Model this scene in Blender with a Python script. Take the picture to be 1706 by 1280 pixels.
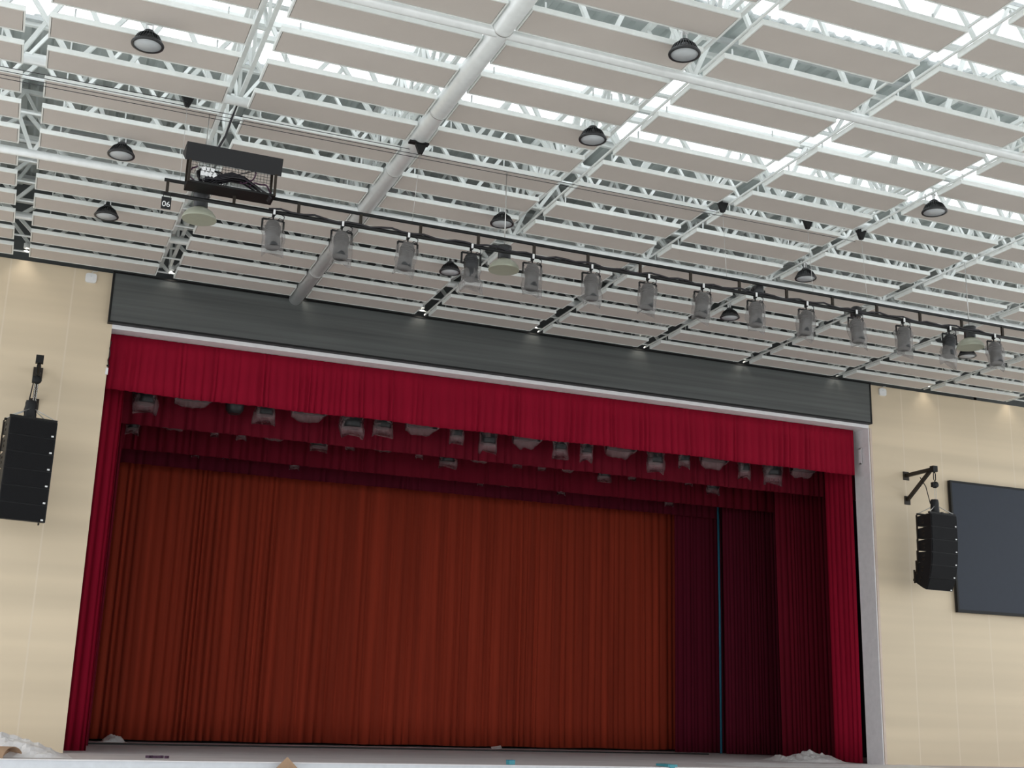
import bpy, math, random
from math import pi, sin, cos, radians as rad
from mathutils import Vector, Matrix, noise
for o in list(bpy.data.objects): bpy.data.objects.remove(o)
S = bpy.context.scene
COL = S.collection

# ------------------------------------------------------------ camera, sky, exposure
CAM = Vector((0, 0, 1.0)); FPX = 2073.28; EUL = (1.8301054, -0.0276178, -0.3862167)
cd = bpy.data.cameras.new('camera'); cam = bpy.data.objects.new('camera', cd); COL.objects.link(cam)
cam.location = CAM; cam.rotation_euler = EUL; cd.sensor_width = 36; cd.lens = FPX / 1706 * 36; cd.clip_end = 300
S.camera = cam
w = bpy.data.worlds.new('world'); S.world = w; w.use_nodes = True
w.node_tree.nodes['Background'].inputs[0].default_value = (0.93, 0.97, 1.0, 1)
w.node_tree.nodes['Background'].inputs[1].default_value = 1.15
S.view_settings.view_transform = 'Standard'; S.view_settings.look = 'None'
S.view_settings.exposure = 0.72; S.view_settings.gamma = 1.0
CAMR = cam.rotation_euler.to_matrix()
def project(p):
    q = CAMR.transposed() @ (Vector(p) - CAM)
    if q.z >= -0.1: return (-9999, -9999)
    return 853 + FPX * q.x / -q.z, 640 - FPX * q.y / -q.z

# ------------------------------------------------------------ materials
def mat(name, col, rough=0.6, metal=0.0, alpha=1.0, spec=0.5, noise_amt=0.0, nscale=(8, 8, 8), bump=0.0, sheen=0.0, detail=4):
    m = bpy.data.materials.new(name); m.use_nodes = True
    nt = m.node_tree; b = nt.nodes['Principled BSDF']
    b.inputs['Base Color'].default_value = (*col, 1); b.inputs['Roughness'].default_value = rough
    b.inputs['Metallic'].default_value = metal; b.inputs['Alpha'].default_value = alpha
    b.inputs['Specular IOR Level'].default_value = spec
    if sheen: b.inputs['Sheen Weight'].default_value = sheen; b.inputs['Sheen Tint'].default_value = (*col, 1)
    tc = nt.nodes.new('ShaderNodeTexCoord'); mp = nt.nodes.new('ShaderNodeMapping'); mp.inputs['Scale'].default_value = nscale
    nz = nt.nodes.new('ShaderNodeTexNoise'); nz.inputs['Scale'].default_value = 1; nz.inputs['Detail'].default_value = detail
    nt.links.new(tc.outputs['Object'], mp.inputs[0]); nt.links.new(mp.outputs[0], nz.inputs['Vector'])
    r = nt.nodes.new('ShaderNodeMapRange'); r.inputs['From Min'].default_value = 0.3; r.inputs['From Max'].default_value = 0.7
    a = noise_amt if noise_amt else 0.04
    r.inputs['To Min'].default_value = 1 - a; r.inputs['To Max'].default_value = 1 + a
    nt.links.new(nz.outputs[0], r.inputs[0])
    mx = nt.nodes.new('ShaderNodeVectorMath'); mx.operation = 'SCALE'; mx.inputs[0].default_value = col
    nt.links.new(r.outputs[0], mx.inputs['Scale']); nt.links.new(mx.outputs[0], b.inputs['Base Color'])
    if bump:
        bp = nt.nodes.new('ShaderNodeBump'); bp.inputs['Strength'].default_value = bump; bp.inputs['Distance'].default_value = 0.01
        nt.links.new(nz.outputs[0], bp.inputs['Height']); nt.links.new(bp.outputs[0], b.inputs['Normal'])
    return m
M = {}
M['white'] = mat('white_steel_paint', (0.80, 0.82, 0.80), 0.4)
M['pipe'] = mat('white_pipe_paint', (0.78, 0.80, 0.79), 0.3, 0.2)
M['board'] = mat('beige_acoustic_board', (0.58, 0.525, 0.48), 0.9, noise_amt=0.03, nscale=(1.5, 1.5, 1.5))
M['frame'] = mat('panel_frame', (0.86, 0.88, 0.85), 0.35)
M['deck'] = mat('grey_roof_deck', (0.50, 0.54, 0.53), 0.5, 0.0, noise_amt=0.1, nscale=(0.5, 0.2, 1))
M['purlin'] = mat('grey_purlin', (0.5, 0.52, 0.52), 0.5)
M['gap_shade'] = mat('shadowy_grey_sheet', (0.13, 0.14, 0.14), 0.6)
M['wall'] = None
M['black'] = mat('black_metal', (0.010, 0.010, 0.010), 0.5, spec=0.25)
M['blackp'] = mat('black_plastic', (0.011, 0.011, 0.012), 0.5, spec=0.3)
M['grille'] = mat('black_grille', (0.006, 0.006, 0.007), 0.7, spec=0.2, bump=0.3, nscale=(60, 60, 60))
M['brown'] = mat('brown_black_steel', (0.026, 0.019, 0.013), 0.5, spec=0.3)
M['steel'] = mat('galvanised', (0.6, 0.6, 0.58), 0.35, 0.7)
M['chrome'] = mat('pale_clamp', (0.85, 0.85, 0.85), 0.25, 0.1)
M['lens'] = mat('frosted_diffuser', (0.55, 0.58, 0.60), 0.35)
M['dome'] = mat('pale_green_dome', (0.36, 0.37, 0.29), 0.35)
M['ring'] = mat('dark_lamp_body', (0.035, 0.036, 0.038), 0.4, 0.3)
M['screen'] = mat('dark_screen', (0.020, 0.026, 0.040), 0.4, spec=0.25)
M['led'] = mat('charcoal_led_panel', (0.085, 0.09, 0.088), 0.38, noise_amt=0.25, nscale=(0.15, 1, 9))
M['trim'] = mat('white_paint', (0.82, 0.80, 0.81), 0.5)
M['trimtan'] = mat('tan_trim', (0.62, 0.50, 0.42), 0.5)
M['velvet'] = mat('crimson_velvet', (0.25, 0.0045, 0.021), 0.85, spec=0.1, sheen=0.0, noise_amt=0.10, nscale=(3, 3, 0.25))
M['border'] = mat('shaded_row_velvet', (0.15, 0.007, 0.018), 0.88, spec=0.1, noise_amt=0.1, nscale=(3, 3, 0.2))  # crimson velvet with the dim stage shade put into its colour
M['velvet_shaded'] = mat('deep_shaded_velvet', (0.10, 0.007, 0.018), 0.9, spec=0.1, noise_amt=0.1, nscale=(3, 3, 0.2))  # same cloth, darkened further in colour for the deep stage shade
M['orange'] = mat('rust_red_curtain', (0.27, 0.032, 0.014), 0.85, spec=0.15, noise_amt=0.2, nscale=(5, 5, 0.12))
M['blue'] = mat('teal_gap_light_and_lid', (0.03, 0.20, 0.30), 0.6)  # painted blue light of the curtain gap; also the teal box lid
M['stage'] = mat('dusty_stage_floor', (0.55, 0.50, 0.50), 0.75, noise_amt=0.12, nscale=(0.6, 3, 1))
M['apron'] = mat('white_stage_front', (0.72, 0.74, 0.78), 0.5)
M['dark'] = mat('black_backstage', (0.012, 0.011, 0.011), 0.9)
M['hall'] = mat('hall_floor', (0.72, 0.70, 0.67), 0.5)
M['card'] = mat('cardboard', (0.42, 0.27, 0.17), 0.8)
M['cable'] = mat('black_cable', (0.012, 0.010, 0.014), 0.5)
M['purple'] = mat('purple_cable', (0.05, 0.012, 0.04), 0.5)
M['teal'] = mat('teal_plastic', (0.06, 0.30, 0.36), 0.5)
M['whitesheet'] = mat('white_film', (0.72, 0.70, 0.70), 0.4, bump=0.5, nscale=(14, 14, 14))
M['signw'] = mat('white_letters', (0.8, 0.8, 0.8), 0.5)
def film(name, col, a):
    m = mat(name, col, 0.28, alpha=a, spec=0.8, bump=0.6, nscale=(16, 16, 16))
    return m
M['bag'] = film('grey_plastic_bag', (0.30, 0.28, 0.27), 0.34)
M['bagstage'] = film('dusty_plastic_bag', (0.30, 0.19, 0.20), 0.42)
M['sheet'] = film('clear_plastic_sheet', (0.80, 0.78, 0.77), 0.75)
def sky_sheet():
    m = bpy.data.materials.new('skylight_sheet'); m.use_nodes = True; nt = m.node_tree; nt.nodes.clear()
    out = nt.nodes.new('ShaderNodeOutputMaterial'); mx = nt.nodes.new('ShaderNodeMixShader'); mx.inputs[0].default_value = 0.3
    t = nt.nodes.new('ShaderNodeBsdfTransparent'); t.inputs[0].default_value = (0.97, 0.98, 0.98, 1)
    d = nt.nodes.new('ShaderNodeBsdfTranslucent'); d.inputs[0].default_value = (0.9, 0.93, 0.93, 1)
    nt.links.new(t.outputs[0], mx.inputs[1]); nt.links.new(d.outputs[0], mx.inputs[2]); nt.links.new(mx.outputs[0], out.inputs[0])
    return m
M['sky'] = sky_sheet()
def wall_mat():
    m = mat('tan_wall', (0.68, 0.56, 0.40), 0.55, noise_amt=0.085, nscale=(0.08, 1, 1.9), detail=2)  # stretched noise paints soft horizontal bands of light and shade into the tan
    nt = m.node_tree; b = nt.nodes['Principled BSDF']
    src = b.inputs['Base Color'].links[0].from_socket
    tc = nt.nodes.new('ShaderNodeTexCoord'); sp = nt.nodes.new('ShaderNodeSeparateXYZ'); nt.links.new(tc.outputs['Object'], sp.inputs[0])
    def chain(op, a, v=None):
        n = nt.nodes.new('ShaderNodeMath'); n.operation = op; nt.links.new(a, n.inputs[0])
        if v is not None: n.inputs[1].default_value = v
        return n.outputs[0]
    f = chain('FRACT', chain('MULTIPLY', chain('ADD', sp.outputs[0], 10.42), 1 / 1.22))
    seam = chain('GREATER_THAN', f, 0.975)
    mx = nt.nodes.new('ShaderNodeMixRGB'); mx.inputs[2].default_value = (0.74, 0.63, 0.50, 1)
    nt.links.new(chain('MULTIPLY', seam, 0.6), mx.inputs[0]); nt.links.new(src, mx.inputs[1]); nt.links.new(mx.outputs[0], b.inputs['Base Color'])
    return m
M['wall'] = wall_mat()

# ------------------------------------------------------------ mesh helpers
class MB:
    def __init__(s): s.v = []; s.f = []; s.sm = []
    def add(s, vs, fs, smooth=False):
        o = len(s.v); s.v += [tuple(p) for p in vs]; s.f += [tuple(i + o for i in f) for f in fs]; s.sm += [smooth] * len(fs); return s
    def box(s, x0, x1, y0, y1, z0, z1, mtx=None):
        vs = [Vector((x, y, z)) for x in (x0, x1) for y in (y0, y1) for z in (z0, z1)]
        if mtx: vs = [mtx @ p for p in vs]
        return s.add(vs, [(0, 1, 3, 2), (4, 6, 7, 5), (0, 4, 5, 1), (2, 3, 7, 6), (0, 2, 6, 4), (1, 5, 7, 3)])
    def bar(s, a, b, wd, ht=None, up=(0, 0, 1)):
        a = Vector(a); b = Vector(b); ht = ht or wd; d = (b - a).normalized(); u = Vector(up)
        if abs(d.dot(u)) > 0.98: u = Vector((1, 0, 0))
        r = d.cross(u).normalized(); u = r.cross(d)
        vs = [p + r * sx * wd / 2 + u * sz * ht / 2 for p in (a, b) for sx, sz in ((-1, -1), (1, -1), (1, 1), (-1, 1))]
        return s.add(vs, [(0, 1, 2, 3), (7, 6, 5, 4), (0, 4, 5, 1), (1, 5, 6, 2), (2, 6, 7, 3), (3, 7, 4, 0)])
    def tube(s, pts, r, n=8, cap=True):
        pts = [Vector(p) for p in pts]; rs = r if isinstance(r, (list, tuple)) else [r] * len(pts); vs = []; fs = []
        pu = None
        for i, p in enumerate(pts):
            d = (pts[min(i + 1, len(pts) - 1)] - pts[max(i - 1, 0)]).normalized()
            if pu is None: pu = Vector((0, 0, 1)) if abs(d.z) < 0.9 else Vector((1, 0, 0))
            rr = d.cross(pu).normalized(); pu = rr.cross(d).normalized()
            for k in range(n):
                a = 2 * pi * k / n; vs.append(p + (rr * cos(a) + pu * sin(a)) * rs[i])
        for i in range(len(pts) - 1):
            for k in range(n):
                k2 = (k + 1) % n; fs.append((i * n + k, i * n + k2, (i + 1) * n + k2, (i + 1) * n + k))
        s.add(vs, fs, True)
        if cap:
            o = len(s.v) - len(vs)
            s.f += [tuple(o + k for k in range(n))[::-1], tuple(o + (len(pts) - 1) * n + k for k in range(n))]; s.sm += [False, False]
        return s
    def lathe(s, prof, n=20, mtx=None, c=(0, 0, 0), cap=True):
        vs = []; fs = []; c = Vector(c)
        for r, z in prof:
            for k in range(n):
                a = 2 * pi * k / n; p = Vector((r * cos(a), r * sin(a), z))
                vs.append((mtx @ p if mtx else p) + c)
        for i in range(len(prof) - 1):
            for k in range(n):
                k2 = (k + 1) % n; fs.append((i * n + k, i * n + k2, (i + 1) * n + k2, (i + 1) * n + k))
        if cap: fs.append(tuple(range(n))[::-1]); fs.append(tuple((len(prof) - 1) * n + k for k in range(n)))
        s.add(vs, fs, True)
        if cap: s.sm[-1] = s.sm[-2] = False
        return s
    def mesh(s, name, m):
        me = bpy.data.meshes.new(name); me.from_pydata(s.v, [], s.f); me.materials.append(m)
        me.polygons.foreach_set('use_smooth', s.sm); me.update(); return me
def link(name, me, parent=None, loc=None, rot=None):
    o = bpy.data.objects.new(name, me); COL.objects.link(o)
    if parent: o.parent = parent
    if loc is not None: o.location = loc
    if rot is not None: o.rotation_euler = rot
    return o
def obj(name, mb, m, parent=None, loc=None, rot=None): return link(name, mb.mesh(name, M[m]), parent, loc, rot)
def tag(o, label, cat, group=None, kind=None):
    o['label'] = label; o['category'] = cat
    if group: o['group'] = group
    if kind: o['kind'] = kind
    return o
def struct(name, mb, m, label=None):
    o = obj(name, mb, m); o['kind'] = 'structure'; o['label'] = label or name.replace('_', ' '); o['category'] = 'room'
    return o
def thing(name, label, cat, loc=(0, 0, 0), rot=(0, 0, 0), group=None):
    o = bpy.data.objects.new(name, None); COL.objects.link(o); o.location = loc; o.rotation_euler = rot
    o.empty_display_size = 0.1
    return tag(o, label, cat, group)
def copy_tree(o, parent=None):
    c = o.copy(); COL.objects.link(c)
    if parent: c.parent = parent
    for ch in list(o.children): copy_tree(ch, c)
    return c

# ------------------------------------------------------------ room shell
D = 25.7; ZT = 9.58; X0 = 1.385; X1 = 20.17; ZO = 8.40; FZ = 0.06
mb = MB().box(-30, 60, -25, 22.8, -0.9, -0.8); struct('floor', mb, 'hall', 'pale hall floor below the stage')
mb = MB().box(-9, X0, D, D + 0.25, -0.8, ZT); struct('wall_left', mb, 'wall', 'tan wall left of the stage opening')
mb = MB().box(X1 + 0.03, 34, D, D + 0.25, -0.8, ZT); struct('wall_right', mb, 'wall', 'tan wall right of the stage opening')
mb = MB().box(X0, X1 + 0.03, D, D + 0.25, ZO, ZT); struct('wall_front', mb, 'trim', 'white wall strip over the stage opening')
mb = MB().box(-9, 34, D + 0.3, D + 0.4, ZT - 0.4, 11.5); struct('gap_shade_sheet', mb, 'gap_shade', 'dark sheet for the shaded gap above the stage wall under the roof')  # dark sheet painted as the shaded void between wall top and roof
struct('trim_1', MB().box(X0, X1, D + 0.25, D + 0.62, ZO, ZO + 0.05), 'trim', 'white soffit over the valance')
struct('trim_2', MB().box(X1, X1 + 0.03, D, D + 0.62, FZ, ZO), 'trim', 'white reveal right of the stage opening')
struct('trim_3', MB().box(X1 + 0.03, X1 + 0.09, D - 0.03, D, FZ, ZO), 'trimtan', 'tan edge strip beside the white reveal')
struct('trim_4', MB().box(X0 - 0.03, X0, D + 0.02, D + 0.62, FZ, ZO), 'trim', 'white reveal left of the stage opening')
# stage house
struct('wall_stage_left', MB().box(-1.6, -1.5, D + 0.3, 34.6, 0, 12), 'dark', 'black side wall of the stage house')
struct('wall_stage_right', MB().box(24, 24.1, D + 0.3, 34.6, 0, 12), 'dark', 'black right side wall of the stage house')
struct('wall_stage_back', MB().box(-1.6, 24.1, 34.5, 34.6, 0, 12), 'dark', 'black back wall of the stage house')
struct('ceiling_stage', MB().box(-1.6, 24.1, D + 0.3, 34.6, 12, 12.1), 'dark', 'black ceiling of the stage house')
mb = MB().box(-9, 34, 22.82, 34.6, FZ - 0.2, FZ); struct('floor_stage', mb, 'stage', 'dusty grey stage floor')
mb = MB().box(-9, 34, 22.76, 22.82, -0.8, FZ - 0.012); struct('trim_5', mb, 'apron', 'white front face of the stage')
mb = MB().box(-9, 34, 22.74, 22.86, FZ - 0.012, FZ + 0.006); struct('trim_6', mb, 'trim', 'pale edge strip of the stage')
# roof
def deck(x0, x1, y0, y1, z, m, name, lab):
    mb = MB(); p = 0.3; n = int((x1 - x0) / p); xs = []
    for i in range(n):
        b = x0 + i * p; xs += [(b, 0), (b + 0.12, 0), (b + 0.16, 0.05), (b + 0.26, 0.05)]
    xs.append((x0 + n * p, 0))
    vs = [(x, y, z + dz) for x, dz in xs for y in (y0, y1)]
    mb.add(vs, [(2 * i, 2 * i + 1, 2 * i + 3, 2 * i + 2) for i in range(len(xs) - 1)])
    o = struct(name, mb, m, lab); return o
ZR = 11.3
bands = [(11.5, 14.2), (16.2, 18.9)]
prev = -4
for i, (a, b) in enumerate(bands):
    deck(-8, 34, prev, a, ZR, 'deck', 'ceiling' if i == 0 else 'ceiling_%d' % (i + 1), 'grey corrugated roof deck')
    deck(-8, 34, a - 0.05, b + 0.05, ZR - 0.06, 'sky', 'window_%d' % (i + 1), 'white corrugated skylight strip in the roof'); prev = b
deck(-8, 34, prev, D + 0.4, ZR, 'deck', 'ceiling_3', 'grey corrugated roof deck near the stage')

# ------------------------------------------------------------ ceiling panels
PX, PW, Y0, PY, PD, ZC, PH = 2.778, 2.455, 24.6921, 0.9142, 0.5695, 9.5185, 0.072
XL = lambda c: 2.452 + PX * (c - 1) - (0.03 if c == 0 else 0)
ORD = ['first', 'second', 'third', 'fourth', 'fifth', 'sixth', 'seventh', 'eighth', 'ninth', 'tenth', 'eleventh', 'twelfth', 'thirteenth', 'fourteenth', 'fifteenth', 'sixteenth', 'seventeenth', 'eighteenth', 'nineteenth', 'twentieth']
CN = {-1: 'third column left of the fat pipe', 0: 'second column left of the fat pipe', 1: 'column just left of the fat pipe', 2: 'column just right of the fat pipe'}
for c in range(3, 9): CN[c] = ORD[c - 2] + ' column right of the fat pipe'
fr = MB(); t = 0.022
fr.box(0, PW, 0, t, 0, PH).box(0, PW, PD - t, PD, 0, PH).box(0, t, t, PD - t, 0, PH).box(PW - t, PW, t, PD - t, 0, PH)
fr_me = fr.mesh('frame', M['frame'])
bd_me = MB().box(t + 0.008, PW - t - 0.008, t + 0.008, PD - t - 0.008, 0.004, 0.05).mesh('board', M['board'])
bk_me = MB().box(t, PW - t, t, PD - t, 0.052, 0.056).mesh('backing', M['frame'])
hg_me = MB().tube([(0, 0, PH), (0, 0, 0.34)], 0.012, 6).mesh('hanger', M['white'])
proto = None
for c in range(-1, 9):
    for r in range(0, 20):
        x = XL(c); y = Y0 - r * PY
        pts = [project((x + dx, y + dy, ZC)) for dx in (0, PW) for dy in (0, PD)]
        if max(p[0] for p in pts) < -10 or min(p[0] for p in pts) > 1716 or max(p[1] for p in pts) < -5 or min(p[0] for p in pts) < -3000: continue
        if proto is None:
            proto = thing('acoustic_panel', '', 'ceiling panel', group='beige acoustic panels hung in rows under the roof')
            link('frame', fr_me, proto); link('board', bd_me, proto); link('backing', bk_me, proto)
            for hx in (0.3, PW - 0.3): link('hanger', hg_me, proto, (hx, PD / 2, 0))
            o = proto
        else: o = copy_tree(proto)
        o.location = (x, y, ZC)
        o['label'] = 'beige ceiling panel, %s row from the stage wall, %s' % (ORD[r], CN[c])

# suspension rails along the panel ends, one per side of each gap
for c in range(0, 10):
    for side, x in (('left', XL(c) - 0.20 - 0.125), ('right', XL(c) - 0.0)):
        xx = x + (0.018 if side == 'left' else -0.018)
        if side == 'left': xx = XL(c) - (PX - PW) + 0.02
        yl = 9.0 if c > 3 else 7.0
        if c in (0, 1, 2): continue
        o = obj('suspension_rail', MB().box(xx - 0.013, xx + 0.013, yl, 25.5, ZC + 0.074, ZC + 0.104), 'white')
        where = CN.get(c, 'ninth column')
        tag(o, 'thin rail, %s side of the gap before the %s' % (side, where) if c in CN else 'thin white rail far right at the last gap, %s side' % side, 'rail', 'thin white rails along the panel ends')

# fat round pipe and cross pipes
fat = thing('roof_pipe', 'fat white round pipe running from the top of the photo to the stage wall', 'pipe', (5.07, 0, 9.56))
obj('pipe', MB().tube([(0, 6, 0), (0, 25.65, 0)], 0.142, 28), 'pipe', fat)
for y in (7.5, 10.4, 13.4, 15.95, 18.2, 21.5, 23.6):
    obj('collar', MB().tube([(0, y - 0.012, 0), (0, y + 0.012, 0)], 0.149, 28), 'steel', fat)
for y in (13.46, 17.24, 20.05, 23.54):
    g = MB()
    for sx in (-1, 1): g.add([(sx * 0.09, y - 0.25, 0.08), (sx * 0.09, y + 0.25, 0.08), (sx * 0.09, y + 0.05, 0.5), (sx * 0.09, y - 0.05, 0.5), (sx * 0.1, y - 0.25, 0.08), (sx * 0.1, y + 0.25, 0.08), (sx * 0.1, y + 0.05, 0.5), (sx * 0.1, y - 0.05, 0.5)], [(0, 1, 2, 3), (7, 6, 5, 4), (0, 4, 5, 1), (1, 5, 6, 2), (2, 6, 7, 3), (3, 7, 4, 0)])
    obj('gusset', g, 'white', fat)

def truss_x(name, label, y, zb, zt, rb, x0=-6, x1=32, step=1.39, wd=0.06, seed=0, group=None):
    tr = thing(name, label, 'truss', (x0, y, zb), group=group)
    L = x1 - x0
    obj('bottom_chord', MB().tube([(0, 0, 0), (L, 0, 0)], rb, 16), 'pipe', tr)
    obj('top_chord', MB().bar((0, 0, zt - zb), (L, 0, zt - zb), wd * 1.4), 'white', tr)
    dm = None; n = int(L / step)
    up = MB().bar((0, 0, 0), (step / 2, 0, zt - zb), wd, wd).mesh('diagonal_brace', M['white'])
    dn = MB().bar((0, 0, zt - zb), (step / 2, 0, 0), wd, wd).mesh('diagonal_brace', M['white'])
    for i in range(n):
        if 853 - 1500 < project((x0 + i * step, y, zb))[0] < 853 + 1200:
            link('diagonal_brace', up, tr, (i * step, 0, 0)); link('diagonal_brace', dn, tr, (i * step + step / 2, 0, 0))
    return tr
truss_x('pipe_truss', 'white cross pipe truss nearest the top of the photo', 13.46, 9.50, 11.1, 0.07)
truss_x('pipe_truss', 'white cross pipe truss passing just above the hanging lighting bar', 20.05, 9.50, 11.1, 0.07)
truss_x('pipe_truss', 'white cross pipe seen only in the gaps, between the two nearer low pipes', 17.24, 9.72, 11.1, 0.07, -6.3)
truss_x('pipe_truss', 'white cross pipe seen only in the gaps, closest to the stage wall', 23.54, 9.72, 11.1, 0.07, -6.6)
for i, y in enumerate((8.9, 10.6, 12.3, 15.3, 18.9, 21.3)):
    truss_x('roof_joist', 'thin white lattice joist across the roof, %s from the stage wall' % ORD[5 - i], y, 10.25, 11.15, 0.035, -6 - 0.37 * i, step=1.1, wd=0.05, group='thin white cross joists under the roof deck')
for c in (1, 2, 3, 5, 7, 9):
    xg = XL(c) - (PX - PW) / 2
    zb = 10.2 if c == 2 else 9.85
    tr = thing('roof_truss', 'white lattice truss above the gap left of the %s' % CN.get(c, 'ninth column') if c in CN else 'white lattice truss running to the stage at the far right', 'truss', (xg, 5, zb), group='long white lattice trusses running to the stage')
    for sx in (-1, 1):
        obj('bottom_chord', MB().bar((sx * 0.09, 0, 0), (sx * 0.09, 20.6, 0), 0.06), 'white', tr)
    obj('top_chord', MB().bar((0, 0, 1.05), (0, 20.6, 1.05), 0.08), 'white', tr)
    up = MB().bar((-0.09, 0, 0), (0, 0.55, 1.05), 0.05).bar((0.09, 0, 0), (0, 0.55, 1.05), 0.05).mesh('diagonal_brace', M['white'])
    dn = MB().bar((0, 0, 1.05), (-0.09, 0.55, 0), 0.05).bar((0, 0, 1.05), (0.09, 0.55, 0), 0.05).mesh('diagonal_brace', M['white'])
    ti = MB().bar((-0.09, 0, 0), (0.09, 0, 0), 0.04).mesh('cross_tie', M['white'])
    for k in range(18):
        link('diagonal_brace', up, tr, (0, k * 1.14, 0)); link('diagonal_brace', dn, tr, (0, k * 1.14 + 0.55, 0)); link('cross_tie', ti, tr, (0, k * 1.14, 0))
for i, y in enumerate((17.2, 19.08, 20.96, 21.9, 22.83, 23.77, 24.71, 25.5)):
    truss_x('roof_joist', 'low white lattice joist just above the panels, %s from the stage wall' % ORD[7 - i], y, 9.75 if i < 7 else 9.70, 1 + 8.5185 * y / (y / 1.027 - 1.828), 0.02, -6 - 0.29 * i, step=(1.5, 1.3, 1.7)[i % 3], wd=0.06, group='low white lattice joists above the panels')
for i in range(14):
    y = 8.4 + i * 1.3
    o = obj('purlin', MB().box(-7, 33, y - 0.04, y + 0.04, ZR - 0.13, ZR - 0.065), 'purlin')
    tag(o, 'grey purlin right under the roof deck, %s from the stage wall' % ORD[13 - i], 'purlin', 'grey purlins under the roof deck')

# ------------------------------------------------------------ high bay lamps
def lamp_proto():
    L = thing('high_bay_lamp', '', 'lamp', group='black high bay lamps with grey faces')
    # origin at the lens face
    obj('lens', MB().lathe([(0.02, 0.0), (0.177, 0.002), (0.178, 0.012), (0.02, 0.014)], 36), 'lens', L)
    obj('rim', MB().lathe([(0.178, -0.006), (0.207, -0.004), (0.212, 0.012), (0.205, 0.028), (0.178, 0.030), (0.178, -0.006)], 36, cap=False), 'ring', L)
    hb = MB()
    hb.lathe([(0.195, 0.028), (0.165, 0.07), (0.125, 0.115), (0.075, 0.15), (0.06, 0.16)], 28)
    for k in range(28):
        a = 2 * pi * k / 28; m = Matrix.Rotation(a, 3, 'Z')
        vs = [m @ Vector((r, s, z)) for s in (-0.004, 0.004) for r, z in ((0.185, 0.03), (0.198, 0.032), (0.15, 0.125), (0.095, 0.17), (0.07, 0.155))]
        hb.add(vs, [(0, 1, 2, 3, 4), (9, 8, 7, 6, 5), (0, 5, 6, 1), (1, 6, 7, 2), (2, 7, 8, 3), (3, 8, 9, 4)])
    obj('heat_sink', hb, 'ring', L)
    obj('driver_box', MB().lathe([(0.07, 0.165), (0.07, 0.20), (0.055, 0.215), (0.02, 0.22)], 18), 'ring', L)
    hk = MB().tube([(-0.045, 0, 0.20), (-0.045, 0, 0.30), (0, 0, 0.325), (0.045, 0, 0.30), (0.045, 0, 0.20)], 0.011, 8)
    hk.box(-0.05, 0.05, -0.03, 0.03, 0.31, 0.35)
    obj('hook', hk, 'chrome', L)
    obj('drop_rod', MB().tube([(0, 0, 0.34), (0, 0, 2.0)], 0.012, 6), 'white', L)
    return L
lp = None
LN = {0: 'leftmost line of lamps', 1: 'line of lamps in the middle', 2: 'line of lamps right of the middle', 3: 'line of lamps furthest right'}
for ci, x in enumerate((0.866, 7.30, 13.63, 20.0)):
    for y, nm in ((12.64, 'nearest'), (15.37, 'second nearest'), (19.03, 'third nearest'), (21.78, 'closest to the stage')):
        u, v = project((x, y, 9.3))
        if not (-30 < u < 1736 and -30 < v): continue
        if lp is None: lp = lamp_proto(); o = lp
        else: o = copy_tree(lp)
        o.location = (x, y, 9.30); o.rotation_euler = (0, 0, 0.3 * ci)
        o['label'] = 'black high bay lamp, %s, %s' % (LN[ci], nm)
# pale domed lamps on the lighting bar
pd = thing('dome_lamp', 'pale green domed lamp at the left end of the hanging lighting bar', 'lamp', (1.97, 17.45, 7.83), group='pale domed lamps hung at the lighting bar')
obj('dome', MB().lathe([(0.245, 0.0), (0.25, 0.01), (0.235, 0.06), (0.19, 0.12), (0.12, 0.17), (0.06, 0.185)], 32), 'dome', pd)
obj('housing', MB().lathe([(0.09, 0.17), (0.105, 0.20), (0.10, 0.34), (0.12, 0.36), (0.12, 0.40), (0.08, 0.41)], 20), 'ring', pd)
obj('drop_rod', MB().tube([(0, 0, 0.40), (0, 0, 1.69)], 0.009, 6), 'steel', pd)
for (x, y, z), lb in (((6.75, 17.45, 7.83), 'pale domed lamp beside the fourth and fifth wrapped spotlights'), ((16.12, 17.45, 7.83), 'pale domed lamp between the last two wrapped spotlights')):
    c = copy_tree(pd); c.location = (x, y, z); c['label'] = lb
for (x, z), lb in (((11.33, 8.03), 'dark clamp motor on the lighting bar above the ninth spotlight'), ((13.36, 7.95), 'dark clamp motor on the lighting bar at the eleventh spotlight')):
    mo = thing('clamp_motor', lb, 'motor', (x, 17.2, z))
    obj('body', MB().lathe([(0.06, 0.0), (0.10, 0.02), (0.10, 0.16), (0.06, 0.19)], 18), 'ring', mo)
    obj('bracket', MB().box(-0.13, 0.13, -0.03, 0.03, 0.07, 0.11), 'black', mo)

# ------------------------------------------------------------ lighting bar (ladder truss)
YB = 17.1; ZBT = 8.215; ZBB = 8.005
bar = thing('lighting_bar', 'long black ladder shaped lighting bar hanging under the ceiling panels', 'lighting bar', (1.4, YB, ZBB))
LBAR = 17.2
obj('top_tube', MB().tube([(0, 0, ZBT - ZBB), (LBAR, 0, ZBT - ZBB)], 0.026, 12), 'black', bar)
obj('bottom_tube', MB().tube([(0, 0, 0), (LBAR, 0, 0)], 0.028, 12), 'black', bar)
for k in range(19):
    obj('rung', MB().bar((0.05 + k * 0.945, 0, 0), (0.05 + k * 0.945, 0, ZBT - ZBB), 0.04), 'brown', bar)
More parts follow.
